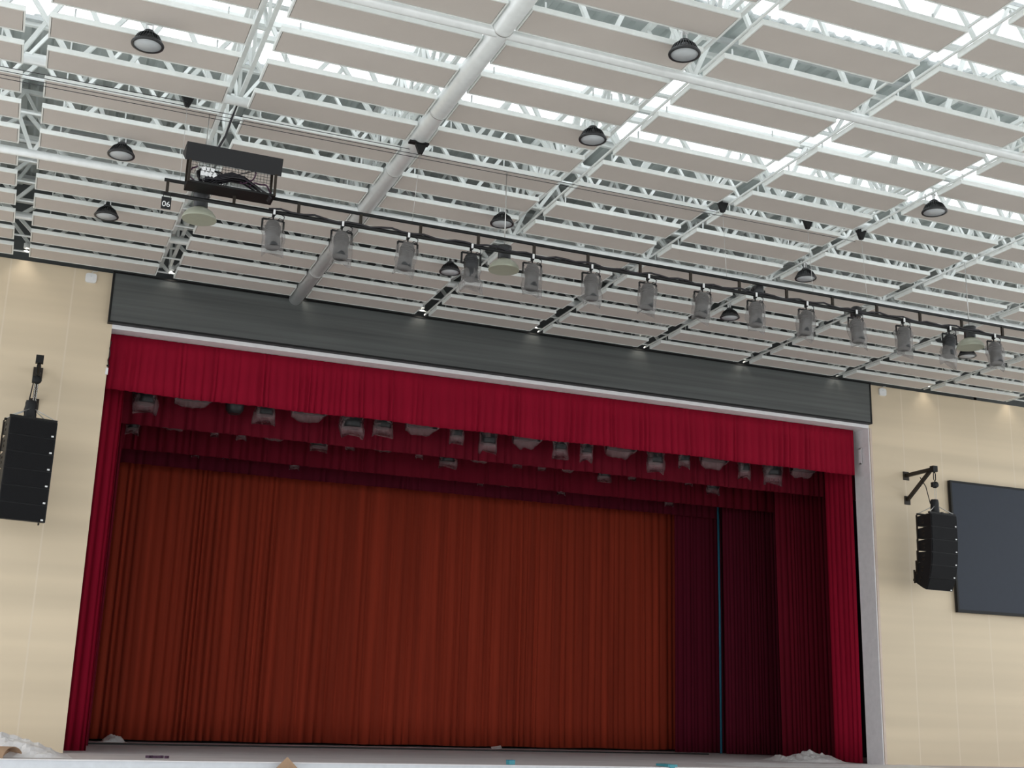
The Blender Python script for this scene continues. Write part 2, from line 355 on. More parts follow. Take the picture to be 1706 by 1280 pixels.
# feed cable lying on the bottom tube
random.seed(4)
pts = [(2.9 + i * 0.17, YB - 0.02, 8.035 + 0.02 * sin(i * 1.9) + 0.012 * sin(i * 0.7)) for i in range(80)]
tag(obj('power_cable', MB().tube(pts, 0.016, 6), 'cable'), 'black power cable lying along the lower tube of the lighting bar', 'cable')
pts = [(2.05, 17.3, 9.9), (2.35, 17.32, 9.72), (2.28, 17.3, 9.45), (2.2, 17.2, 9.1), (2.05, 17.1, 8.72)]
tag(obj('feed_cable', MB().tube(pts, 0.018, 6), 'cable'), 'black cable looping from the roof down to the cable basket', 'cable')
# cable basket
bk = thing('cable_basket', 'black open cable basket with a sloped lid on the bar end', 'basket', (1.69, 16.85, 8.17))
WB = 1.25
obj('lid', MB().add([(-0.06, -0.08, 0.545), (WB + 0.06, -0.08, 0.545), (WB + 0.06, 0.0, 0.30), (-0.06, 0.0, 0.30), (-0.06, 0.40, 0.57), (WB + 0.06, 0.40, 0.57), (WB + 0.06, 0.40, 0.55), (-0.06, 0.40, 0.55)], [(0, 1, 2, 3), (0, 4, 5, 1), (3, 2, 6, 7), (4, 7, 6, 5), (0, 3, 7, 4), (1, 5, 6, 2)]), 'blackp', bk)
obj('tray', MB().box(0, WB, 0, 0.36, -0.02, 0.01), 'black', bk)
for px in (0.015, WB - 0.015):
    for py in (0.01, 0.35): obj('post', MB().bar((px, py, -0.02), (px, py, 0.53), 0.035), 'brown', bk)
g = MB()
for i in range(26): g.bar((0.04 + i * 0.047, 0.35, 0), (0.04 + i * 0.047, 0.35, 0.5), 0.006)
for i in range(11): g.bar((0, 0.35, 0.04 + i * 0.045), (WB, 0.35, 0.04 + i * 0.045), 0.006)
obj('mesh_grid', g, 'steel', bk)
def arc_tube(mb, c, R, a0, a1, r, y=0.0, sq=1.0, n=14):
    mb.tube([(c[0] + R * cos(a0 + (a1 - a0) * i / n), y + 0.03 * sin(i), c[1] + sq * R * sin(a0 + (a1 - a0) * i / n)) for i in range(n + 1)], r, 6)
cb = MB(); random.seed(7)
for i in range(9):
    arc_tube(cb, (0.22 + 0.02 * i, 0.15), 0.10 + 0.012 * i, random.uniform(1.5, 3), random.uniform(5.5, 8), 0.009, 0.06 + 0.02 * i, 0.8)
for i in range(10):
    y = 0.03 + i * 0.02; a = 0.03 * (i % 4)
    cb.tube([(0.25, y, 0.08 + a), (0.45, y, 0.10 + a), (0.62, y, 0.17 + a), (0.80, y, 0.17 + a * 0.6), (1.0, y, 0.07 + a * 0.4), (1.15, y, -0.0 + a * .2), (1.2, y, -0.05)], 0.013, 6)
cb.tube([(0.4, 0.02, 0.10), (0.7, 0.02, 0.22), (0.95, 0.02, 0.33)], 0.008, 6)
tag(obj('cable_bundle', cb, 'cable', loc=(1.69, 16.85, 8.17)), 'bundle of thick black cables lying in the cable basket', 'cable')
for cc, R_, a0, a1, sq, lab in (((0.75, 0.30), 0.20, -1.6, 0.3, 0.9, 'dark purple cable loop hanging in the middle of the cable basket'), ((1.02, 0.02), 0.17, 0.2, 2.6, 0.8, 'dark purple cable loop low at the right end of the basket'), ((0.16, 0.13), 0.13, 1.8, 4.6, 1.0, 'dark purple cable loop at the left end of the basket')):
    cp = MB(); arc_tube(cp, cc, R_, a0, a1, 0.011, 0.06, sq)
    tag(obj('purple_cable', cp, 'purple', loc=(1.69, 16.85, 8.17)), lab, 'cable')
wb = MB()
for i in range(7):
    x = 0.20 + 0.055 * (i % 4); z = 0.15 + 0.075 * (i // 4)
    wb.box(-0.026, 0.026, -0.02, 0.02, -0.033, 0.033, Matrix.Translation((x + 0.02 * (i // 4), 0.05, z)) @ Matrix.Rotation(0.3 * i, 4, 'Y'))
tag(obj('white_connectors', wb, 'chrome', loc=(1.69, 16.85, 8.17)), 'cluster of white cable connectors at the left in the basket', 'connector')
# number sign 06
sg = thing('number_sign', 'small black sign with white number 06 at the left end of the bar', 'sign', (1.385, YB - 0.04, 7.76))
obj('plate', MB().box(0, 0.135, 0, 0.012, 0, 0.18), 'blackp', sg)
obj('hanger', MB().bar((0.02, 0.006, 0.18), (0.02, 0.006, 0.25), 0.008).bar((0.115, 0.006, 0.18), (0.115, 0.006, 0.25), 0.008), 'black', sg)
fc = bpy.data.curves.new('digits', 'FONT'); fc.body = '06'; fc.size = 0.115; fc.extrude = 0.002; fc.align_x = 'CENTER'; fc.materials.append(M['signw'])
tmp = bpy.data.objects.new('tmp', fc); COL.objects.link(tmp); bpy.context.view_layer.update()
fme = bpy.data.meshes.new_from_object(tmp.evaluated_get(bpy.context.evaluated_depsgraph_get())); bpy.data.objects.remove(tmp)
ft = bpy.data.objects.new('digits', fme); COL.objects.link(ft); ft.parent = sg; ft.location = (0.0675, -0.003, 0.035); ft.rotation_euler = (pi / 2, 0, 0)

# ------------------------------------------------------------ crumpled bag mesh
def bag_mesh(seed, r0, r1, h, pinch, nr=26, nh=14, corners=0.10, amp=0.03, flat=1.0, open_top=True):
    """open-topped plastic bag hanging from z=0 down to -h"""
    mb = MB(); vs = []; fs = []
    for j in range(nh + 1):
        t_ = j / nh; r = r0 * (1 - t_) + r1 * t_
        if t_ < 0.12: r *= (pinch + (1 - pinch) * t_ / 0.12)
        sq = flat * (1 - 0.55 * max(0, (t_ - 0.55) / 0.45))
        for k in range(nr):
            a = 2 * pi * k / nr
            n_ = noise.noise(Vector((cos(a) * 2.1 + seed * 7.3, sin(a) * 2.1 + seed, t_ * 3.2))) * 2 * amp + amp * 0.5 * sin(a * 7 + seed + 2.5 * t_)
            rr = r + n_
            z = -h * t_
            if t_ > 0.75: z -= corners * ((t_ - 0.75) / 0.25) * abs(cos(a)) ** 6
            vs.append(Vector((rr * cos(a), rr * sin(a) * sq, z)))
    for j in range(nh):
        for k in range(nr):
            k2 = (k + 1) % nr; fs.append((j * nr + k, (j + 1) * nr + k, (j + 1) * nr + k2, j * nr + k2))
    fs.append(tuple(nh * nr + k for k in range(nr)))
    mb.add(vs, fs, True); return mb
def spot(label, x, z, seed, slid=False, tilt=0.25, yaw=0.1):
    s = thing('stage_spotlight', label, 'spotlight', (x, YB, 8.0), group='plastic wrapped spotlights on the hanging lighting bar')
    cl = MB().box(-0.018, 0.018, -0.03, 0.03, -0.06, 0.035); cl.tube([(0, 0, -0.05), (0, 0, -0.12)], 0.012, 8)
    obj('clamp', cl, 'black', s)
    obj('safety_tag', MB().box(-0.014, 0.016, -0.05, -0.034, -0.045, 0.03), 'chrome', s)
    yk = MB().bar((-0.155, 0, -0.12), (0.155, 0, -0.12), 0.012, 0.03).bar((-0.155, 0, -0.12), (-0.155, 0, -0.30), 0.012, 0.03).bar((0.155, 0, -0.12), (0.155, 0, -0.30), 0.012, 0.03)
    obj('yoke', yk, 'black', s)
    piv = Matrix.Translation((0, 0, -0.20)) @ Matrix.Rotation(yaw, 4, 'Y') @ Matrix.Rotation(-tilt, 4, 'X')
    b = MB(); b.lathe([(0.04, 0.06), (0.09, 0.04), (0.105, 0.0), (0.11, -0.16), (0.10, -0.20), (0.11, -0.22), (0.115, -0.34), (0.11, -0.36)], 22)
    for k in range(4): b.lathe([(0.108, -0.03 * k - 0.02), (0.116, -0.03 * k - 0.024), (0.116, -0.03 * k - 0.03), (0.108, -0.03 * k - 0.034)], 22)
    o = obj('lamp_body', b, 'ring', s); o.matrix_local = piv
    tl = MB().tube([(0.03, 0, 0.05), (0.09, -0.02, 0.11), (0.15, 0, 0.10), (0.16, 0.0, 0.16), (0.10, 0, 0.19)], 0.008, 6); tl.tube([(-0.03, 0.02, 0.05), (-0.07, 0, 0.10), (0, 0, 0.13), (0.04, 0.0, 0.18)], 0.007, 6)
    tl = obj('cable_tail', tl, 'cable', s, (0, 0, -0.20))
    if slid:
        bg = bag_mesh(seed, 0.14, 0.17, 0.30, 0.9, corners=0.10, amp=0.03, flat=0.75); o = obj('plastic_bag', bg, 'bag', s); o.matrix_local = piv @ Matrix.Translation((0, 0, -0.2))
    else:
        bg = bag_mesh(seed, 0.165, 0.155, 0.46, 0.8, corners=0.09, amp=0.02, flat=0.95); o = obj('plastic_bag', bg, 'bag', s); o.matrix_local = piv @ Matrix.Translation((0, 0, 0.03))
    return s
for i in range(14):
    x = 2.98 + i * 1.0285
    extra = {3: ', its bag slipped down', 12: ', its bag slipped down low'}.get(i, ' in grey plastic')
    nb = 'wrapped spotlight%s, %s from the left on the black lighting bar' % (extra, ORD[i])
    spot(nb, x, 0, i * 1.7 + 0.3, slid=i in (3, 12), tilt=0.10 + 0.05 * ((i * 5) % 3), yaw=0.05 * ((i * 7) % 5 - 1) + (0.08 if i > 4 else 0))

# pulleys and wires
for i, (x, y, z) in enumerate(((1.615, 17.2, 9.60), (5.09, 16.85, 9.41), (10.66, 17.2, 9.60), (12.4, 17.2, 9.60), (13.55, 17.2, 9.60))):
    nm = ['above the cable basket', 'under the fat round pipe', 'third from the left above the lighting bar', 'fourth from the left above the lighting bar', 'furthest right above the lighting bar'][i]
    p = thing('pulley', 'small black cable pulley ' + nm, 'pulley', (x, y, z))
    obj('wheel_block', MB().add([(-0.09, -0.03, 0), (0.09, -0.03, 0), (0.03, -0.03, -0.15), (-0.03, -0.03, -0.15), (-0.09, 0.03, 0), (0.09, 0.03, 0), (0.03, 0.03, -0.15), (-0.03, 0.03, -0.15)], [(0, 3, 2, 1), (4, 5, 6, 7), (0, 1, 5, 4), (1, 2, 6, 5), (2, 3, 7, 6), (3, 0, 4, 7)]), 'black', p)
    obj('mount_plate', MB().box(-0.19, 0.12, -0.05, 0.05, 0.0, 0.03) if i == 1 else MB().box(-0.09, 0.09, -0.04, 0.04, 0, 0.02), 'black', p)
    if i != 1: obj('mount_rod', MB().tube([(0, 0, 0.02), (0, 0.02, 0.06)], 0.012, 6), 'black', p)
    ww = MB().tube([(x, y, z - 0.14), (x, YB + 0.01, ZBT)], 0.0035, 5)
    tag(obj('lift_wire', ww, 'steel'), 'thin lifting wire dropping from the pulley ' + nm, 'wire', 'vertical lift wires of the lighting bar')
for k in range(4):
    y = YB - 0.06 + k * 0.09; xe = (1.6, 5.09, 10.6, 13.5)[k]
    tag(obj('winch_wire', MB().tube([(-3, y, 9.41 - 0.012 * k), (xe, y, 9.44)], 0.0055, 5), 'cable'),
        'thin dark winch wire running along the panels, ending at the %s pulley' % ('first', 'second', 'third', 'last')[k], 'wire', 'winch wires along the ceiling panels')

# ------------------------------------------------------------ LED banner panel over the stage
lb = thing('banner_panel', 'long charcoal display panel above the red valance', 'display panel', (1.285, D - 0.14, 8.487))
LWp = 18.92
obj('screen_face', MB().box(0.04, LWp - 0.04, 0, 0.10, 0.04, 1.06), 'led', lb)
obj('border', MB().box(0, LWp, -0.012, 0.14, 0, 0.04).box(0, LWp, -0.012, 0.14, 1.06, 1.095).box(0, 0.04, -0.012, 0.14, 0.04, 1.06).box(LWp - 0.04, LWp, -0.012, 0.14, 0.04, 1.06), 'black', lb)
# downlights against the wall
for i, x in enumerate((-0.42, 2.42, 5.18, 7.92, 10.68, 13.45, 16.3, 19.1, 22.03, 24.85)):
    d = thing('downlight', 'small white downlight at the top of the stage wall, %s from the left' % ORD[i], 'lamp', (x, D - 0.23, 9.76), group='downlights along the stage wall top')
    obj('can', MB().lathe([(0.06, 0.0), (0.06, 0.10), (0.03, 0.12)], 16), 'white', d)
    obj('mount_arm', MB().box(-0.015, 0.015, 0, 0.48, 0.10, 0.13), 'white', d)
    ld = bpy.data.lights.new('downlight', 'SPOT'); ld.energy = 11; ld.spot_size = rad(100); ld.spot_blend = 0.9; ld.shadow_soft_size = 0.04; ld.color = (1, 0.93, 0.82)
    lo = bpy.data.objects.new('bulb', ld); COL.objects.link(lo); lo.parent = d; lo.location = (0, 0, -0.02); lo.rotation_euler = (rad(12), 0, 0)
for x, z, nm in ((0.867, 9.40, 'left of the charcoal panel'), (20.67, 9.42, 'right of the charcoal panel')):
    s = thing('wireless_access_point', 'small white rounded box on the tan wall top, ' + nm, 'access point', (x, D, z))
    mb = MB(); vs = []
    for y in (0, -0.05):
        for k in range(24):
            a = 2 * pi * k / 24; e = 0.45
            vs.append((0.11 * (abs(cos(a)) ** e) * (1 if cos(a) > 0 else -1), y, 0.10 * (abs(sin(a)) ** e) * (1 if sin(a) > 0 else -1)))
    mb.add(vs, [tuple(range(24))[::-1], tuple(range(24, 48))] + [(k, (k + 1) % 24, 24 + (k + 1) % 24, 24 + k) for k in range(24)])
    obj('cover', mb, 'chrome', s); obj('led_dot', MB().box(-0.012, 0.012, -0.053, -0.05, 0.03, 0.045), 'lens', s)
    obj('lead', MB().tube([(0, -0.02, 0.1), (0.03, -0.02, 0.15), (0.12, -0.02, 0.17)], 0.008, 6), 'chrome', s)

# ------------------------------------------------------------ curtains
def curtain(name, label, p0, p1, z0, z1, fold, amp, m, seed, cat='curtain', group=None, hem=0.0, top_amp=0.35, lean=None, sub=7):
    rnd = random.Random(seed); p0 = Vector((*p0, 0)); p1 = Vector((*p1, 0)); L = (p1 - p0).length; d = (p1 - p0) / L; nrm = Vector((d.y, -d.x, 0))
    ks = [0.0]; prof = []
    while ks[-1] < L: ks.append(ks[-1] + fold * rnd.uniform(0.55, 1.5))
    ks[-1] = L
    for i in range(len(ks) - 1):
        a, b = ks[i], ks[i + 1]; A = amp * rnd.uniform(0.5, 1.25); q = rnd.choice((0.5, 0.5, 0.7, 1.0, 1.6))
        for j in range(sub):
            t_ = j / sub; prof.append((a + (b - a) * t_, A * (sin(pi * t_) ** q if t_ > 0 else 0)))
    prof.append((L, 0))
    nz = 10 if (z1 - z0) > 3 else 5; vs = []; fs = []
    for j in range(nz + 1):
        v = j / nz; z = z1 + (z0 - z1) * v
        for i, (s_, h) in enumerate(prof):
            sc = top_amp + (1 - top_amp) * min(1, v * 2.2)
            dx = 0.02 * sin(s_ * 3.1 + seed + v * 2) * v
            p = p0 + d * (s_ + dx) + nrm * (h * sc + 0.03 * sin(s_ * 0.9 + v * 1.5 + seed) * v)
            if lean: p = p + Vector((lean[0], lean[1], 0)) * (1 - v) * (s_ / L)
            zz = z + (hem * sin(s_ * 2.3 + seed) * 0.5 if j == nz else 0)
            vs.append((p.x, p.y, zz))
    n = len(prof)
    for j in range(nz):
        for i in range(n - 1): fs.append((j * n + i, (j + 1) * n + i, (j + 1) * n + i + 1, j * n + i + 1))
    mb = MB(); mb.add(vs, fs, True); o = obj(name, mb, m)
    sd = o.modifiers.new('thick', 'SOLIDIFY'); sd.thickness = 0.008
    return tag(o, label, cat, group)
curtain('valance', 'bright crimson pleated valance across the top of the stage opening', (X0 + 0.02, D + 0.36), (X1 - 0.19, D + 0.36), 7.20, 8.39, 0.16, 0.055, 'velvet', 1, 'valance', hem=0.02, top_amp=0.25)
curtain('back_curtain', 'wide rust red curtain hanging across the back of the stage', (0.2, 33.7), (19.6, 33.7), FZ + 0.05, 9.2, 0.20, 0.075, 'orange', 2, hem=0.02)
curtain('side_curtain', 'crimson side curtain at the left edge of the stage opening', (1.05, 27.0), (1.86, 27.0), FZ + 0.0, 9, 0.14, 0.06, 'velvet', 3)
curtain('side_curtain', 'shaded crimson side curtain behind the leftmost one', (0.6, 30.0), (2.14, 30.0), FZ + 0.01, 9, 0.14, 0.045, 'border', 4)
curtain('side_curtain', 'crimson side curtain right beside the white right reveal', (19.93, 27.3), (20.14, 26.42), FZ + 0.01, 9, 0.12, 0.045, 'velvet', 5, lean=None)
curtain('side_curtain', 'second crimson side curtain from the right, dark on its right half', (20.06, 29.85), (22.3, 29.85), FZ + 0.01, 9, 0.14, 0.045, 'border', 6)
curtain('side_curtain', 'shaded crimson side curtain just right of the teal strip', (19.63, 32.0), (22.3, 32.0), FZ + 0.01, 9, 0.14, 0.045, 'velvet_shaded', 7)
curtain('side_curtain', 'darkest side curtain between the rust curtain and the teal strip', (18.56, 33.0), (20.4, 33.0), FZ + 0.01, 9, 0.14, 0.045, 'velvet_shaded', 8)
tag(obj('teal_gap_light', MB().tube([(19.86, 32.62, FZ), (19.88, 32.62, 4), (19.86, 32.6, 8)], 0.035, 10), 'blue'), 'narrow teal tube standing for blue light between two dark side curtains', 'painted light strip')  # coloured tube stands in for blue light showing through the curtain gap
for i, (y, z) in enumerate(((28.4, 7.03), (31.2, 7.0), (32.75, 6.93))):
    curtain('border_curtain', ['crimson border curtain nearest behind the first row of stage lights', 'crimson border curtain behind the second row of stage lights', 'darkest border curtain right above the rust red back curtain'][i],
            (0.2, y), (22.5, y), z, 12.0, 0.22, 0.07, 'border' if i < 2 else 'velvet_shaded', 20 + i, 'border curtain')

# ------------------------------------------------------------ stage light rows behind the valance
def unproj_x(u, v, y):
    r = CAMR @ Vector((u - 853, -(v - 640), -FPX)); r *= y / r.y; return CAM.x + r.x, CAM.z + r.z
def batten(y, z, lab):
    b = thing('lighting_batten', lab, 'lighting bar', (0.8, y, z))
    obj('tube', MB().tube([(0, 0, 0), (21, 0, 0)], 0.03, 10), 'black', b)
    for k in range(6): obj('suspension_wire', MB().tube([(1 + k * 3.9, 0, 0), (1 + k * 3.9, 0, 12.0 - z)], 0.006, 5), 'black', b)
    return b
batten(27.6, 7.95, 'first black lighting batten behind the valance')
batten(30.3, 7.75, 'second black lighting batten between the border curtains')
batten(32.3, 7.6, 'third black lighting batten near the back curtain')
def fixture(name, lab, x, y, ztop, zbot, wd, kind, seed, group):
    h = ztop - zbot
    t_ = thing(name, lab, 'stage light', (x, y, ztop), group=group)
    obj('clamp', MB().box(-0.02, 0.02, -0.03, 0.03, -0.10, 0.04), 'black', t_)
    if kind == 'par':
        b = MB().lathe([(wd * 0.22, -0.10), (wd * 0.36, -0.14), (wd * 0.42, -h * 0.72), (wd * 0.38, -h * 0.76)], 16)
        for k in range(3): b.lathe([(wd * 0.43, -h * (0.3 + 0.15 * k)), (wd * 0.45, -h * (0.3 + 0.15 * k) - 0.01), (wd * 0.43, -h * (0.3 + 0.15 * k) - 0.02)], 16)
        obj('lamp_body', b, 'ring', t_)
        g_ = bag_mesh(seed, wd * 0.46, wd * 0.50, h * 0.86, 0.7, nr=22, nh=10, corners=h * 0.14, amp=wd * 0.07, flat=0.8); obj('plastic_bag', g_, 'bagstage', t_, (0, 0, -h * 0.08))
    elif kind == 'bare':
        obj('lamp_body', MB().lathe([(wd * 0.2, -0.08), (wd * 0.42, -0.16), (wd * 0.5, -h * 0.6), (wd * 0.46, -h * 0.85), (wd * 0.3, -h)], 20), 'ring', t_)
    else:
        obj('lamp_body', MB().box(-wd / 2 * 0.9, wd / 2 * 0.7, -0.07, 0.07, -h * 0.70, -h * 0.45), 'ring', t_)
        mb = MB(); vs = []; n = 18; m_ = 12
        for i in range(n + 1):
            t2 = i / n; xx = (t2 - 0.5) * wd; hh = h * (0.50 if t2 < 0.65 else 0.50 - 0.42 * (t2 - 0.65) / 0.35) * (0.75 + 0.25 * min(1, t2 * 6))
            for k in range(m_):
                a = 2 * pi * k / m_; nn = 1 + 0.25 * noise.noise(Vector((t2 * 6, cos(a) * 2 + seed, sin(a) * 2)))
                vs.append((xx, 0.11 * cos(a) * nn * (hh / h * 2), -h * 0.5 - hh * (sin(a) * nn)))
        mb.add(vs, [(i * m_ + k, i * m_ + (k + 1) % m_, (i + 1) * m_ + (k + 1) % m_, (i + 1) * m_ + k) for i in range(n) for k in range(m_)] + [tuple(range(m_)), tuple(n * m_ + k for k in range(m_))[::-1]], True)
        obj('plastic_sheet', mb, 'bagstage', t_)
    return t_
row1 = [(240, 687, 34, 'par'), (325, 681, 60, 'strip'), (390, 690, 28, 'bare'), (440, 705, 30, 'par'), (517, 704, 58, 'strip'), (585, 727, 36, 'par'), (637, 726, 30, 'par'), (705, 727, 56, 'strip'), (760, 739, 22, 'par'), (813, 754, 28, 'par'), (880, 748, 50, 'strip'), (933, 762, 24, 'par'), (977, 768, 20, 'par'), (1036, 764, 54, 'strip'), (1092, 786, 28, 'par'), (1140, 779, 20, 'par'), (1192, 782, 50, 'strip'), (1240, 797, 20, 'par'), (1288, 806, 30, 'par'), (1340, 798, 46, 'strip')]
KN = {'par': 'round stage light in clear plastic', 'strip': 'long stage light in dusty plastic', 'bare': 'round black stage light'}
for i, (u, v, wp, k) in enumerate(row1):
    x, z = unproj_x(u, v, 27.6); sc = Vector((x, 27.6, z)).length / FPX
    fixture('stage_light', '%s, %s from the left under the valance' % (KN[k], ORD[i]), x, 27.6, 7.95, z, wp * sc * 1.1, k, i * 1.3, 'stage lights in the first row behind the valance')
row2 = [(220, 723, 18, 'par'), (295, 718, 40, 'strip'), (357, 727, 11, 'par'), (402, 733, 14, 'par'), (460, 735, 38, 'strip'), (530, 752, 26, 'par'), (583, 750, 13, 'par'), (643, 754, 38, 'strip'), (698, 764, 11, 'par'), (745, 779, 26, 'par'), (803, 772, 36, 'strip'), (862, 779, 13, 'par'), (903, 784, 12, 'par'), (948, 788, 24, 'strip'), (1007, 802, 20, 'par'), (1053, 800, 12, 'par'), (1100, 802, 26, 'strip'), (1147, 809, 12, 'par'), (1188, 823, 20, 'par')]
for i, (u, v, wp, k) in enumerate(row2):
    x, z = unproj_x(u, v, 30.3); sc = Vector((x, 30.3, z)).length / FPX
    fixture('stage_light', '%s, %s from the left in the middle row' % (KN[k], ORD[i]), x, 30.3, 7.75, z, wp * sc * 1.15, k, 40 + i * 1.3, 'stage lights in the second row')
row3 = [(325, 762, 11, 'par'), (376, 765, 9, 'par'), (490, 782, 15, 'par'), (640, 788, 26, 'strip'), (800, 809, 10, 'par'), (842, 811, 14, 'par'), (935, 824, 14, 'par'), (1115, 843, 15, 'par')]
for i, (u, v, wp, k) in enumerate(row3):
    x, z = unproj_x(u, v, 32.3); sc = Vector((x, 32.3, z)).length / FPX
    fixture('stage_light', '%s, %s from the left in the furthest row' % (KN[k], ORD[i]), x, 32.3, 7.6, z, wp * sc * 1.1, k, 80 + i * 1.3, 'stage lights in the third row')

# ------------------------------------------------------------ line array speakers
def line_array(label, x, y, ztop, rot, curve, boxes_h=(0.315,) * 6):
    """front face centre of the top box at (x,y); the boxes hang below; depth goes to +y"""
    s = thing('line_array_speaker', label, 'speaker', (x, y, ztop), (0, 0, rot)); W = 0.86; dp = 0.50
    ang = 0.0; p = Vector((0, 0, 0))     # p: top front edge
    for i, h in enumerate(boxes_h):
        ang = curve[i]; R_ = Matrix.Rotation(ang, 3, 'X')
        def P(x_, y_, z_): return p + R_ @ Vector((x_, y_, z_))
        hb = h * 0.78; off = (h - hb) / 2    # the rear is shorter than the front
        vs = []
        for sx in (-1, 1):
            vs += [P(sx * W / 2, 0, 0), P(sx * W / 2, 0.12, -0.0), P(sx * W / 2 * 0.97, dp, -off), P(sx * W / 2 * 0.97, dp, -h + off + 0.01), P(sx * W / 2, 0.12, -h + 0.004), P(sx * W / 2, 0, -h + 0.004)]
        cab = MB().add(vs, [(0, 1, 2, 3, 4, 5), (11, 10, 9, 8, 7, 6), (0, 6, 7, 1), (1, 7, 8, 2), (2, 8, 9, 3), (3, 9, 10, 4), (4, 10, 11, 5), (5, 11, 6, 0)])
        bx = obj('cabinet', cab, 'blackp', s)
        gr = MB(); gv = [P(-W / 2 + 0.02, -0.004, -0.012), P(W / 2 - 0.02, -0.004, -0.012), P(W / 2 - 0.02, -0.004, -h + 0.012), P(-W / 2 + 0.02, -0.004, -h + 0.012), P(-W / 2 + 0.02, -0.016, -0.012), P(W / 2 - 0.02, -0.016, -0.012), P(W / 2 - 0.02, -0.016, -h + 0.012), P(-W / 2 + 0.02, -0.016, -h + 0.012)]
        gr.add(gv, [(4, 7, 6, 5), (0, 4, 5, 1), (1, 5, 6, 2), (2, 6, 7, 3), (3, 7, 4, 0)])
        obj('grille', gr, 'grille', bx)
        q = P(W / 2 - 0.07, -0.02, -h * 0.93 + 0.02); mbb = MB().box(q.x - 0.022, q.x + 0.022, q.y - 0.004, q.y + 0.004, q.z - 0.015, q.z + 0.015)
        obj('badge', mbb, 'signw', bx)
        for sx in (-1, 1):
            hd = MB()
            for zz in (-h * 0.35, -h * 0.65):
                a_ = P(sx * (W / 2 + 0.0), 0.27, zz); hd.box(a_.x - 0.006, a_.x + 0.006, a_.y - 0.03, a_.y + 0.03, a_.z - 0.02, a_.z + 0.02)
            a_ = P(sx * (W / 2), dp - 0.03, -h * 0.5); hd.box(a_.x - 0.012, a_.x + 0.012, a_.y - 0.02, a_.y + 0.02, a_.z - h * 0.52, a_.z + h * 0.52)
            obj('side_rigging', hd, 'brown', bx)
        p = P(0, 0, -h)
    fl = MB().bar((-W / 2, 0.05, 0.03), (W / 2, 0.05, 0.03), 0.05, 0.04).bar((-W / 2, dp - 0.05, 0.03), (W / 2, dp - 0.05, 0.03), 0.05, 0.04).bar((0, 0.02, 0.04), (0, dp, 0.04), 0.06, 0.05)
    obj('top_frame', fl, 'black', s)
    sl = MB()
    for sx in (-1, 1): sl.tube([(sx * (W / 2 - 0.04), 0.06, 0.05), (0, 0.25, 0.27)], 0.010, 6).tube([(sx * (W / 2 - 0.04), dp - 0.06, 0.05), (0, 0.25, 0.27)], 0.010, 6)
    obj('sling', sl, 'steel', s)
    return s
def bracket_and_hoist(x, y, ztip, ztop, lab, bagw=0.10):
    """y: tip distance; wall at D"""
    b = thing('steel_bracket', 'dark steel wall bracket holding the ' + lab, 'bracket', (x, D, ztip))
    L = D - y
    obj('arm', MB().bar((0.0, -0.02, 0.02), (0, -L, 0.02), 0.07, 0.09), 'brown', b)
    obj('brace', MB().bar((0, -0.02, -0.62), (0, -L * 0.85, -0.02), 0.07, 0.08), 'brown', b)
    obj('wall_plate', MB().box(-0.09, 0.09, -0.02, 0, -0.10, 0.12), 'brown', b); obj('wall_plate', MB().box(-0.09, 0.09, -0.02, 0, -0.74, -0.52), 'brown', b)
    obj('tip_block', MB().box(-0.07, 0.07, -L - 0.05, -L + 0.08, -0.06, 0.09), 'black', b)
    h = thing('chain_hoist', 'black chain hoist above the ' + lab, 'hoist', (x, y, ztip - 0.05))
    H = ztip - 0.05 - ztop - 0.27
    hk = MB().tube([(0.0, 0, 0), (0.03, 0, -0.06), (0.03, 0, -0.20), (0, 0, -0.26), (-0.03, 0, -0.20), (-0.03, 0, -0.06), (0, 0, 0)], 0.012, 6)
    obj('top_hook', hk, 'black', h)
    bl = MB().lathe([(0.03, -0.06), (0.075, -0.05), (0.085, 0), (0.075, 0.05), (0.03, 0.06)], 18, Matrix.Rotation(pi / 2, 3, 'X'), (0, 0, -0.34)); bl.box(-0.09, 0.05, -0.05, 0.05, -0.40, -0.28)
    obj('hoist_body', bl, 'black', h)
    ch = MB(); n = max(4, int((H - 0.4) / 0.035))
    for i in range(n):
        z = -0.41 - i * 0.035; dx = 0.010 if i % 2 else 0.002
        ch.tube([(0.02 - dx, 0, z), (0.02 + dx, 0.003, z - 0.02), (0.02 - dx, 0, z - 0.038)], 0.006, 5)
        ch.tube([(-0.02 - dx, 0, z), (-0.02 + dx, 0.003, z - 0.02), (-0.02 - dx, 0, z - 0.038)], 0.006, 5)
    obj('chain', ch, 'steel', h)
    cbx = bag_mesh(3, bagw, bagw * 1.15, 0.36, 0.9, nr=16, nh=8, corners=0.0, amp=0.012, flat=0.8); obj('chain_bag', cbx, 'blackp', h, (-0.05, 0, -H + 0.14))
    obj('bottom_hook', MB().tube([(0, 0, -H + 0.08), (0.02, 0, -H + 0.03), (0, 0, -H)], 0.016, 6), 'black', h)
    obj('power_lead', MB().tube([(0.05, 0.55 * L, -0.05), (-0.06, 0.25 * L, -0.35), (-0.10, 0.1, -0.8), (-0.06, 0.02, -1.0)], 0.012, 6), 'cable', h)
line_array('black line array speaker hanging in front of the left tan wall', 0.13, 24.35, 6.06, rad(13), [0.0, 0.005, 0.01, 0.015, 0.02, 0.03])
bracket_and_hoist(0.09, 24.62, 7.28, 6.06, 'left speaker array')
line_array('black line array speaker hanging beside the dark screen on the right wall', 21.27, 24.35, 6.06, rad(4), [0.0, 0.02, 0.06, 0.14, 0.28, 0.44])
bracket_and_hoist(21.30, 24.62, 7.24, 6.06, 'right speaker array')
